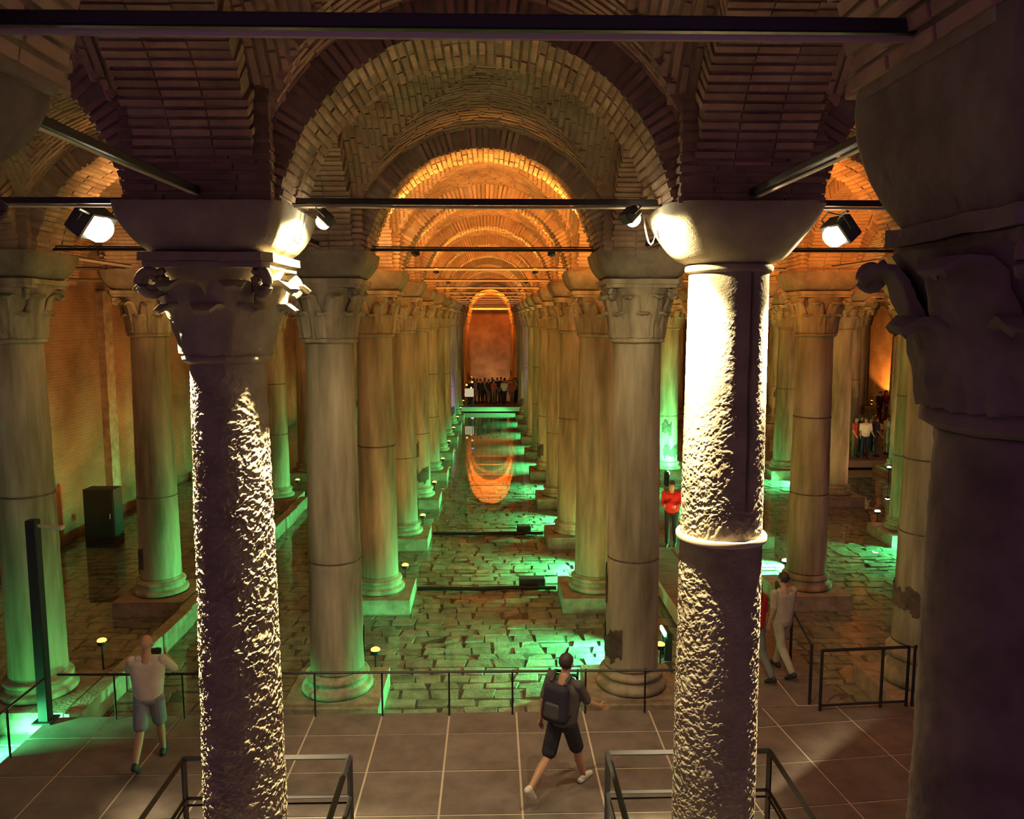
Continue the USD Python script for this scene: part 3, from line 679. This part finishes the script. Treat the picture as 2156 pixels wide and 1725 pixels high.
def ell0(a, b, c):
    m = trimesh.creation.icosphere(1, 1.0); return m.vertices * [a, b, c], m.faces
def post_lamp(x, y, label, lens='lens_amber', power=P_AMBER, color=AMBER, z=.62, aim=(0, .6, 1.2), grp=None, lit=True, cone=72):
    t = thing('post_lamp', label, 'lamp', (x, y, 0), 0, grp)
    obj('stem', tube([(0, 0, 0), (0, 0, z * .5), (0, 0, z - .04)], .016, 6), M['housing'], t)
    obj('shade', lathe([(.03, z - .07), (.075, z - .05), (.08, z + .02), (.07, z + .02)], 16), M['housing'], t)
    obj('bulb', shift(ell0(.085, .085, .045), (0, 0, z + .03)), M[lens], t, smooth=True)
    if lit:
        lamp_n[0] += 1; p = np.array([x, y, z + .13]); spot(f'/World/lamp_light_{lamp_n[0]:03d}', p, p + np.array(aim), power, color, .03, cone, .5)
for j in range(1, 16):
    post_lamp(-2.02, cy(j) + .78, f'warm lamp on a short stem behind the {ordinal[j + 1]} column left of the central aisle', aim=(.35, .6, 1.4), lit=j < 9 or j in (11, 14))
for j in (1, 2, 3, 4, 6, 8): post_lamp(cx(-1) + .38, cy(j) + 1.3, f'warm lamp on a short stem by the {ordinal[j + 1]} column of the second left row', aim=(-.9, .25, .75), power=P_AMBER * 3.5, color=(1, .30, .06), cone=50)
for x, y, w in ((6.95, 18.2, 'beside the column just right of the strapped one'), (11.5, 23.0, 'left of the stained right column, the lowest there'), (15.4, 30.06, 'left of the stained right column, middle of three'),
                (19.53, 38.47, 'left of the stained right column, topmost under the people'), (15.46, 26.13, 'at the right side of the stained right column')):
    post_lamp(x, y, f'small white lamp on a stem {w}', 'lens_cool', P_AMBER * 2, (1, .55, .22), aim=(-.5, .5, 1))
for x, y, w in ((12.95, 41.2, 'deep in the fourth right aisle'), (17.75, 51.0, 'deep in the fifth right aisle'), (22.3, 56.6, 'deepest in the right aisles'), (26.0, 59.0, 'near the far right wall')):  # unseen lamps, placed to brighten the dark depth of the right aisles
    post_lamp(x, y, f'unseen warm lamp on a short stem {w}', power=P_AMBER * 3, aim=(.6, .6, 1.2))
for j in (1, 2, 3, 4, 6, 8, 11, 14):
    post_lamp(2.95, cy(j) + .88, f'warm lamp hidden behind the {ordinal[j + 1]} column right of the central aisle', aim=(-.15, .8, 1.3), power=P_AMBER * 1.5)
post_lamp(-1.08, 44.3, 'blue lamp low over the far water of the central aisle', 'lens_blue', 60, (.25, .2, 1), z=.84)
flood((29.4, 60.6, .12), (31.08, 62.3, 5.0), 700, ORANGE, 'unseen orange floodlight at the foot of the far right wall', M['lens_orange'], .2, 50)  # unseen, placed to give the far right wall its orange light

flood((-.1, 80.6, .15), (-.1, 84.5, 3.6), 170, (1, .55, .25), 'unseen small floodlight on the floor before the far end wall', M['lens_amber'], .25, 60)  # unseen, placed to wash the end wall with warm light
def green(x, y, label, dirx=-1, power=P_GREEN, z=.50, L=.36, dy=-.08, aim=None, cone=47):
    """a green floor floodlight: a short bright bar lamp on two feet"""
    t = thing('green_lamp', label, 'floor lamp', (x, y, 0)); c = np.array([0, 0, z])
    v, f = rbox(.10, L, .12, .015); obj('housing', (v + c - [dirx * .05, 0, 0], f), M['housing'], t)
    v, f = rbox(.05, L * .92, .08, .012); obj('tube', (v + c + [dirx * .02, 0, 0.02], f), M['lens_green'], t, label='glowing green tube')
    for s in (-1, 1): obj('foot', rbox(.14, .03, z, .005, (-dirx * .05, s * L * .35, z / 2)), M['housing'], t)
    lamp_n[0] += 1
    p = np.array([x + dirx * .12, y, z + .06]); spot(f'/World/lamp_light_{lamp_n[0]:03d}', p, p + np.array(aim or (dirx, dy, -.56)), power, GREEN, .04, cone, .8)
green(3.22, 14.3, 'bright green lamp on the wet floor right of the nearest bay', L=.42)
for j in range(2, 10): green(3.22, cy(j) + 2.2, f'green floor lamp hidden behind the {ordinal[j + 1]} column right of the central aisle', power=P_GREEN * (1.0 if j < 6 else .7))
green(-8.05, 10.2, 'unseen green floor lamp past the left end of the walkway', dirx=1, power=P_GREEN * .9, aim=(1, .75, -.62), cone=36)  # out of view, lights the wet floor beyond the walkway end
for x, y, w in ((8.1, 19.6, 'nearest in the second right aisle'), (12.8, 20.5, 'nearest in the third right aisle'), (8.2, 25.0, 'farther in the second right aisle'), (12.6, 30.0, 'farther in the third right aisle')): green(x, y, f'unseen green floor lamp, {w}', power=P_GREEN * 1.1)  # unseen lamps for the green floor of the right aisles
green(6.75, 29.9, 'unseen green lamp lighting the foot of a column seen beside the strapped column', dirx=1, power=P_GREEN * .5, aim=(.2, 1.6, 1.2), cone=50)  # out of view, placed to turn that shaft green
green(3.1, 34.5, 'unseen green floor lamp far behind the right column row', dirx=1, power=P_GREEN * .8)  # unseen, lights the far floor green

# unseen lamps behind the viewer, placed to light the camera-facing fronts
def unseen_rear_lamp(x, y, z, k, color):
    t = thing('wall_lamp', f'unseen round lamp behind the viewer, {"left" if x < 0 else "right"} one', 'lamp', (x, y, z))
    obj('globe', trimesh.creation.icosphere(2, .13), M['lens_amber'], t, smooth=True); obj('cap', lathe([(.02, .2), (.06, .19), (.11, .12), (.02, .12)], 20), M['housing'], t)
    lamp_n[0] += 1; l = spot(f'/World/lamp_light_{lamp_n[0]:03d}', (x, y - .0, z - .3), (x, y, 0), P_REAR * k, color, .1, 180)
unseen_rear_lamp(-2.6, -4.2, 7.2, 1.0, (1.0, .55, .45)); unseen_rear_lamp(3.6, -3.6, 7.2, 1.0, (1.0, .58, .42))
#PEOPLE#
# ------------------------------------------------------------------ people
def hull2(a, b, ra, rb, n=14):
    s0 = mf.Manifold.sphere(ra, n).translate(tuple(map(float, a))); s1 = mf.Manifold.sphere(rb, n).translate(tuple(map(float, b)))
    return (s0 + s1).hull()
def ell(c, r, n=20): return mf.Manifold.sphere(1.0, n).scale(tuple(map(float, r))).translate(tuple(map(float, c)))
def fuse(parts, edge, it=8):
    m = mf.Manifold.batch_boolean(parts, mf.OpType.Add)
    m = m.refine_to_length(edge).to_mesh()
    t = trimesh.Trimesh(np.array(m.vert_properties[:, :3]), np.array(m.tri_verts), process=True)
    if it: trimesh.smoothing.filter_taubin(t, iterations=it)
    return t
pm_cache = {}
def cloth(c):
    k = tuple(np.round(c, 3))
    if k not in pm_cache: pm_cache[k] = mottled(f'cloth_{len(pm_cache)}', tuple(x * .85 for x in c), tuple(min(1, x * 1.1) for x in c), 5, .9, .2, 60, .004)
    return pm_cache[k]
SKIN = plain('skin', (0.50, 0.27, 0.17), .55, subsurface_weight=.05); LIPS = plain('lips', (.32, .10, .08), .5); HAIR = plain('hair', (0.04, 0.025, 0.018), .6); EYE = plain('eye', (0.03, 0.02, 0.02), .3); SHOE_D = plain('shoe_dark', (0.03, 0.03, 0.035), .6); SHOE_W = plain('shoe_white', (0.75, 0.70, 0.6), .6); STRAP = plain('strap', (0.05, 0.045, 0.05), .7)
def person(label, loc, face, H=1.74, top=(.5, .5, .45), low=(.1, .1, .12), shorts=False, hair='short', stride=.0, arms=((8, 12, 15), (8, 12, 15)), pack=None, shoes='d', female=False, edge=.02, fingers=True, lean=0, bend=(0., 0.), sleeves=.55, group=None, hold=None, headturn=0):
    """standing or walking figure facing +y before it is turned; arms: (out, forward, elbow bend) in degrees for left, right; stride: thigh swing, right leg forward"""
    k = H / 1.74; D = math.radians; V = lambda *a: np.array(a, float)
    hip = {}; knee = {}; ank = {}; toe = {}
    for s, sg in ((-1, -1), (1, 1)):
        sw = D(stride) * sg; bd = D(bend[0] if s < 0 else bend[1]); h = V(.092 * s, 0, 0)
        kn = h + .43 * V(0, math.sin(sw), -math.cos(sw)) + V(.004 * s, 0, 0); an = kn + .42 * V(0, math.sin(sw - bd), -math.cos(sw - bd))
        pit = (sw - bd) * .8 if bd > .3 else min(0, sw - bd) * .6
        fd = V(.10 * s * .3, math.cos(pit), math.sin(pit)); dn = V(0, math.sin(pit), -math.cos(pit))
        hip[s], knee[s], ank[s], toe[s] = h, kn, an, (an + dn * .055 - fd * .055, an + dn * .062 + fd * .17)
    low_z = min(min(a[2], b[2]) for a, b in toe.values()) - .032
    up = V(0, 0, -low_z); ln = D(lean)
    for d in (hip, knee, ank): 
        for s in d: d[s] = d[s] + up
    toe = {s: (a + up, b + up) for s, (a, b) in toe.items()}
    pel = up + V(0, 0, .02)
    T = lambda x, y, z: pel + V(x, y * math.cos(ln) + z * math.sin(ln), z * math.cos(ln) - y * math.sin(ln))
    sw_ = .175 if female else .195; waist, chest, neck = T(0, 0, .20), T(0, .0, .40), T(0, -.01, .555)
    sh = {s: T(sw_ * s, -.005, .485) for s in (-1, 1)}; el, wr, hd = {}, {}, {}
    for s, (out, fw, eb) in zip((-1, 1), arms):
        o, f_, e = D(out), D(fw), D(eb)
        d1 = V(s * math.sin(o) * math.cos(f_), math.sin(f_), -math.cos(o) * math.cos(f_)); el[s] = sh[s] + .285 * d1
        f2 = f_ + e; inn = -.35 if eb > 60 else 0
        d2 = V(s * (math.sin(o) * math.cos(f2) + inn), math.sin(f2), -math.cos(o) * math.cos(f2)); d2 /= np.linalg.norm(d2); wr[s] = el[s] + .25 * d2; hd[s] = d2
    hc = T(0, .02, .70); ht = D(headturn); hx, hy = V(math.cos(ht), -math.sin(ht), 0), V(math.sin(ht), math.cos(ht), 0)
    Hd = lambda x, y, z: hc + hx * x + hy * y + V(0, 0, z)
    P = []
    P += [hull2(neck - V(0, 0, .05), Hd(0, -.015, -.06), .06, .053)]
    P += [ell(Hd(0, -.012, .03), (.076, .095, .093)), hull2(Hd(0, .02, -.035), Hd(0, .045, -.085), .062, .036), hull2(Hd(0, .083, .015), Hd(0, .105, -.022), .010, .015, 8)]
    P += [ell(Hd(.078 * s, -.008, -.005), (.012, .022, .032), 10) for s in (-1, 1)]
    tw = .150 if female else .165
    P += [(hull2(T(-tw * .72, 0, .42), T(tw * .72, 0, .42), .10, .10) + ell(waist, (.135, .095, .12)) + ell(T(0, 0, .02), (.165, .11, .11))).hull()]
    P += [hull2(T(-tw, 0, .47), T(tw, 0, .47), .062, .062), hull2(neck, T(0, -.01, .46), .062, .09)]
    for s in (-1, 1):
        P += [hull2(sh[s], el[s], .054, .041), hull2(el[s], wr[s], .040, .028), hull2(hip[s], knee[s], .085, .055), hull2(knee[s], knee[s] * .62 + ank[s] * .38 + V(0, -.012, 0), .052, .055), hull2(knee[s] * .62 + ank[s] * .38 + V(0, -.012, 0), ank[s], .054, .036), hull2(ank[s], ank[s] * .4 + toe[s][0] * .6, .036, .034)]
        d = hd[s]; side = np.cross(d, V(s, 0, 0) if abs(d[0]) < .9 else V(0, 1, 0)); side /= np.linalg.norm(side); nrm = np.cross(d, side)
        pc = wr[s] + d * .05
        P += [(hull2(wr[s], pc + side * .026 + d * .035, .022, .013, 10) + hull2(wr[s], pc - side * .026 + d * .035, .022, .013, 10)).hull()]
        if fingers:
            curl = -nrm * s
            for q, (o, L) in enumerate(((-.030, .062), (-.010, .072), (.010, .068), (.029, .052))):
                b0 = pc + side * o + d * .035; b1 = b0 + d * L * .55 + curl * L * .18; b2 = b1 + d * L * .32 + curl * L * .42
                P += [hull2(b0, b1, .0095, .0085, 8), hull2(b1, b2, .0085, .007, 8)]
            b0 = pc - side * .030 - d * .02; b1 = b0 - side * .028 + d * .028; P += [hull2(b0, b1, .0115, .010, 8), hull2(b1, b1 + d * .028 - side * .004 + curl * .01, .010, .008, 8)]
        else: P += [hull2(pc, pc + d * .085, .026, .014, 8), hull2(pc - side * .02, pc - side * .045 + d * .03, .012, .009, 8)]
    t = thing('person', label, 'person', loc, face, group)
    t_ = UsdGeom.Xformable(t); t_.AddScaleOp().Set((k, k, k))
    obj('body', fuse(P, edge, 6), SKIN, t, smooth=True)
    C = [(hull2(T(-tw * .72, 0, .41), T(tw * .72, 0, .41), .112, .112) + ell(waist, (.155, .118, .12)) + ell(T(0, 0, .0), (.182, .130, .09))).hull(), hull2(T(-tw * .95, 0, .46), T(tw * .95, 0, .46), .072, .072), hull2(T(-.10, -.01, .50), T(.10, -.01, .50), .06, .06)]
    for s in (-1, 1): C += [hull2(sh[s], sh[s] + (el[s] - sh[s]) * min(1, sleeves * 1.5), .070, .058)]
    if sleeves > .9:
        for s in (-1, 1): C += [hull2(el[s], wr[s], .056, .044)]
    obj('shirt', fuse(C, edge, 5), cloth(top), t, smooth=True)
    L = [(ell(T(0, 0, .03), (.174, .122, .10)) + ell(T(0, 0, -.06), (.172, .118, .07))).hull()]
    for s in (-1, 1):
        if shorts: L += [hull2(hip[s], hip[s] + (knee[s] - hip[s]) * .86, .103, .094)]
        else: L += [hull2(hip[s], knee[s], .100, .074), hull2(knee[s], ank[s] + V(0, 0, .02), .072, .058)]
    obj('shorts' if shorts else 'trousers', fuse(L, edge, 4), cloth(low), t, smooth=True)
    for s in (-1, 1):
        a, b = toe[s]; obj('shoe', fuse([hull2(a, b, .040, .034), hull2(a + (ank[s] - a) * .5, b * .75 + a * .25 + V(0, 0, .012), .042, .036)], edge, 2), SHOE_W if shoes == 'w' else SHOE_D, t, smooth=True)
        obj('eye', ell(Hd(.031 * s, .080, .012), (.013, .008, .009), 10), EYE, t)
    obj('mouth', ell(Hd(0, .081, -.062), (.022, .008, .006), 10), LIPS, t)
    if hair != 'bald':
        hm = ell(Hd(0, -.016, .036), (.084, .103, .098), 24)
        cutb = mf.Manifold.cube((.4, .4, .4), True).translate(tuple(map(float, Hd(0, .0, 0) + hy * .245 + V(0, 0, -.165))))
        hm = hm - cutb - mf.Manifold.cube((.4, .4, .2), True).translate(tuple(map(float, Hd(0, 0, -.145))))
        parts = [hm]
        if hair == 'long': parts += [hull2(Hd(0, -.065, .03), T(0, -.085, .50), .082, .06), hull2(Hd(-.05, -.045, 0), T(-.055, -.07, .52), .045, .035), hull2(Hd(.05, -.045, 0), T(.055, -.07, .52), .045, .035)]
        obj('hair', fuse(parts, edge, 3), HAIR, t, smooth=True)
    if pack is not None:
        q = fuse([(hull2(T(-.10, -.19, .12), T(.10, -.19, .12), .085, .085) + hull2(T(-.09, -.17, .42), T(.09, -.17, .42), .075, .075)).hull()], edge, 3); pk = obj('backpack', q, cloth(pack), t, smooth=True)
        obj('pocket', fuse([(hull2(T(-.07, -.26, .14), T(.07, -.26, .14), .04, .04) + hull2(T(-.07, -.25, .26), T(.07, -.25, .26), .035, .035)).hull()], edge, 2), STRAP, pk, smooth=True)
        for s in (-1, 1): obj('strap', tube([T(.10 * s, -.15, .50), T(.11 * s, -.04, .60), T(.11 * s, .09, .55), T(.115 * s, .145, .40), T(.15 * s, .115, .24), T(.165 * s, -.02, .16), T(.13 * s, -.13, .14)], .020, 8), STRAP, pk, smooth=True)
    if hold == 'camera':
        c = (wr[-1] + wr[1]) / 2 + (hd[-1] + hd[1]) * .05
        m = thing('compact_camera', 'small black camera held up by ' + 'the man in the cream shirt', 'camera', (0, 0, 0)); R = np.array(loc)
        a = math.radians(face); w = V(c[0] * math.cos(a) - c[1] * math.sin(a), c[0] * math.sin(a) + c[1] * math.cos(a), c[2]) * k + R
        obj('camera_body', shift(rbox(.13, .05, .085, .01), w, a), M['housing'], m); obj('camera_lens', shift(rbox(.055, .06, .055, .015), w + V(-math.sin(a), math.cos(a), 0) * .05, a), M['iron'], m)
    return t
CREAM, GREY, BLK, RED, BEI, NAVY, WHT, BRN = (.62, .55, .44), (.16, .15, .15), (.03, .028, .033), (.55, .03, .035), (.50, .43, .32), (.04, .05, .10), (.70, .68, .62), (.20, .12, .08)
person('bald man seen from behind in cream shirt and grey shorts, raising a camera', (-4.58, 10.25, .4), 8, 1.74, CREAM, (.24, .26, .29), True, 'bald', 14, ((26, 38, 92), (30, 30, 95)), edge=.012, bend=(28, 2), hold='camera')
person('walker in dark shirt and dark shorts with backpack and white shoes, seen from behind', (.88, 9.45, .4), -38, 1.80, (.10, .085, .085), (.035, .033, .04), True, 'short', 24, ((10, -20, 25), (14, 26, 35)), pack=(.03, .025, .045), shoes='w', edge=.012, bend=(34, 4), lean=4, headturn=-10)
person('person in beige shirt and beige trousers on the path beside the strapped column', (4.86, 12.75, .4), 20, 1.72, BEI, (.48, .42, .32), False, 'short', 16, ((10, -10, 20), (10, 14, 25)), edge=.016, bend=(22, 2))
person('person in red top and grey trousers half hidden behind the strapped column', (4.30, 12.5, .4), 25, 1.68, RED, (.20, .22, .20), False, 'long', -14, ((8, 5, 15), (8, -5, 15)), edge=.016, female=True, bend=(2, 20))
person('person in red jacket and black trousers on the path between two columns', (4.70, 20.3, .4), 160, 1.70, RED, BLK, False, 'short', 6, ((8, 20, 70), (8, 20, 70)), edge=.02, sleeves=1.0, bend=(4, 4))
# far visitors: six kinds, some of them repeated
kinds = {}
def visitor(kind, x, y, z, face, label, group):
    sp = {'w': dict(top=WHT, low=NAVY), 'k': dict(top=BLK, low=BLK, sleeves=1.0), 'r': dict(top=(.45, .06, .05), low=BRN, female=True, hair='long'), 'c': dict(top=CREAM, low=BEI, shorts=True), 'n': dict(top=NAVY, low=GREY, hair='short', pack=BLK), 'g': dict(top=(.30, .28, .27), low=BLK, female=True, hair='long')}[kind]
    if kind not in kinds: kinds[kind] = person(label, (x, y, z), face, 1.70, edge=.045, fingers=False, arms=((10, 15, 40), (8, 10, 30)), group=group, **sp); return
    p = dup(kinds[kind], (x, y, z), face, label, group); UsdGeom.Xformable(p).AddScaleOp().Set((.97, .97, .97 + .05 * (abs(x * 7) % 1)))
words = dict(w='white top', k='black clothes', r='red top and long hair', c='cream top and shorts', n='navy top with backpack', g='grey top and long hair')
G = 'visitors crowding the far cross walkway'
for n, (px, y, kd) in enumerate(((-1.55, 56.7, 'k'), (-1.3, 58.15, 'g'), (-1.05, 57.4, 'c'), (-.80, 56.6, 'k'), (-.5, 58.1, 'w'), (-.2, 56.9, 'n'), (.05, 58.2, 'g'), (.15, 56.5, 'r'), (.42, 57.4, 'n'), (.68, 58.15, 'k'), (.90, 56.6, 'w'), (.95, 57.55, 'g'), (1.45, 56.5, 'r'), (1.66, 57.45, 'w'), (2.2, 57.05, 'r'), (1.75, 58.15, 'k'))):
    side = ['far left', 'left', 'left of centre', 'centre', 'right of centre', 'right', 'far right'][min(6, int((px + 1.6) / .5))]
    visitor(kd, px, y, .4, 150 + 47 * n % 90, f'distant visitor in {words[kd]}, {side} of the crowd, ' + ('front' if y < 57 else 'middle' if y < 57.8 else 'back') + ' row', None)
for n, (x, y, kd, w) in enumerate(((16.1, 33.6, 'w', 'lowest and nearest'), (16.35, 34.5, 'k', 'second nearest'), (15.8, 33.9, 'r', 'nearest at the left'), (17.1, 35.1, 'g', 'farther back'), (16.75, 34.0, 'n', 'with a pack'), (17.5, 34.5, 'c', 'at the right'))):
    visitor(kd, x, y, .4, 170 + 20 * n, f'visitor in {words[kd]} in the right-hand group, {w}', None)
for n, (x, y, kd, w) in enumerate(((22.8, 46.0, 'k', 'left'), (23.4, 46.5, 'r', 'middle'), (24.0, 45.8, 'k', 'right'))):
    visitor(kd, x, y, .4, 190 + 15 * n, f'distant visitor in {words[kd]} above the right-hand group, {w}', None)
# lit board at the crowd and its three little lamps
t = thing('notice_board', 'small bright cream board at the left of the far crowd', 'board', (-1.55, 55.0, .4))
obj('board', rbox(.62, .05, .58, .01, (0, 0, .95)), M['panel_light'], t); obj('post', bar((-.26, 0, 0), (-.26, 0, 1.2), .02), M['rail'], t); obj('post', bar((.26, 0, 0), (.26, 0, 1.2), .02), M['rail'], t)
for x, z, w in ((-1.73, 1.88, 'left'), (-1.35, 2.08, 'top'), (-1.42, 1.66, 'lower')):
    p = thing('pole_lamp', f'tiny warm lamp on a thin pole above the far cream board, {w} one', 'lamp', (x, 55.1 + .12 * (w == 'lower'), .4)); obj('pole', bar((0, 0, 0), (0, 0, z - .45), .012), M['rail'], p); obj('bulb', trimesh.creation.icosphere(1, .075).apply_translation((0, 0, z - .4)), M['lens_amber'], p, smooth=True)
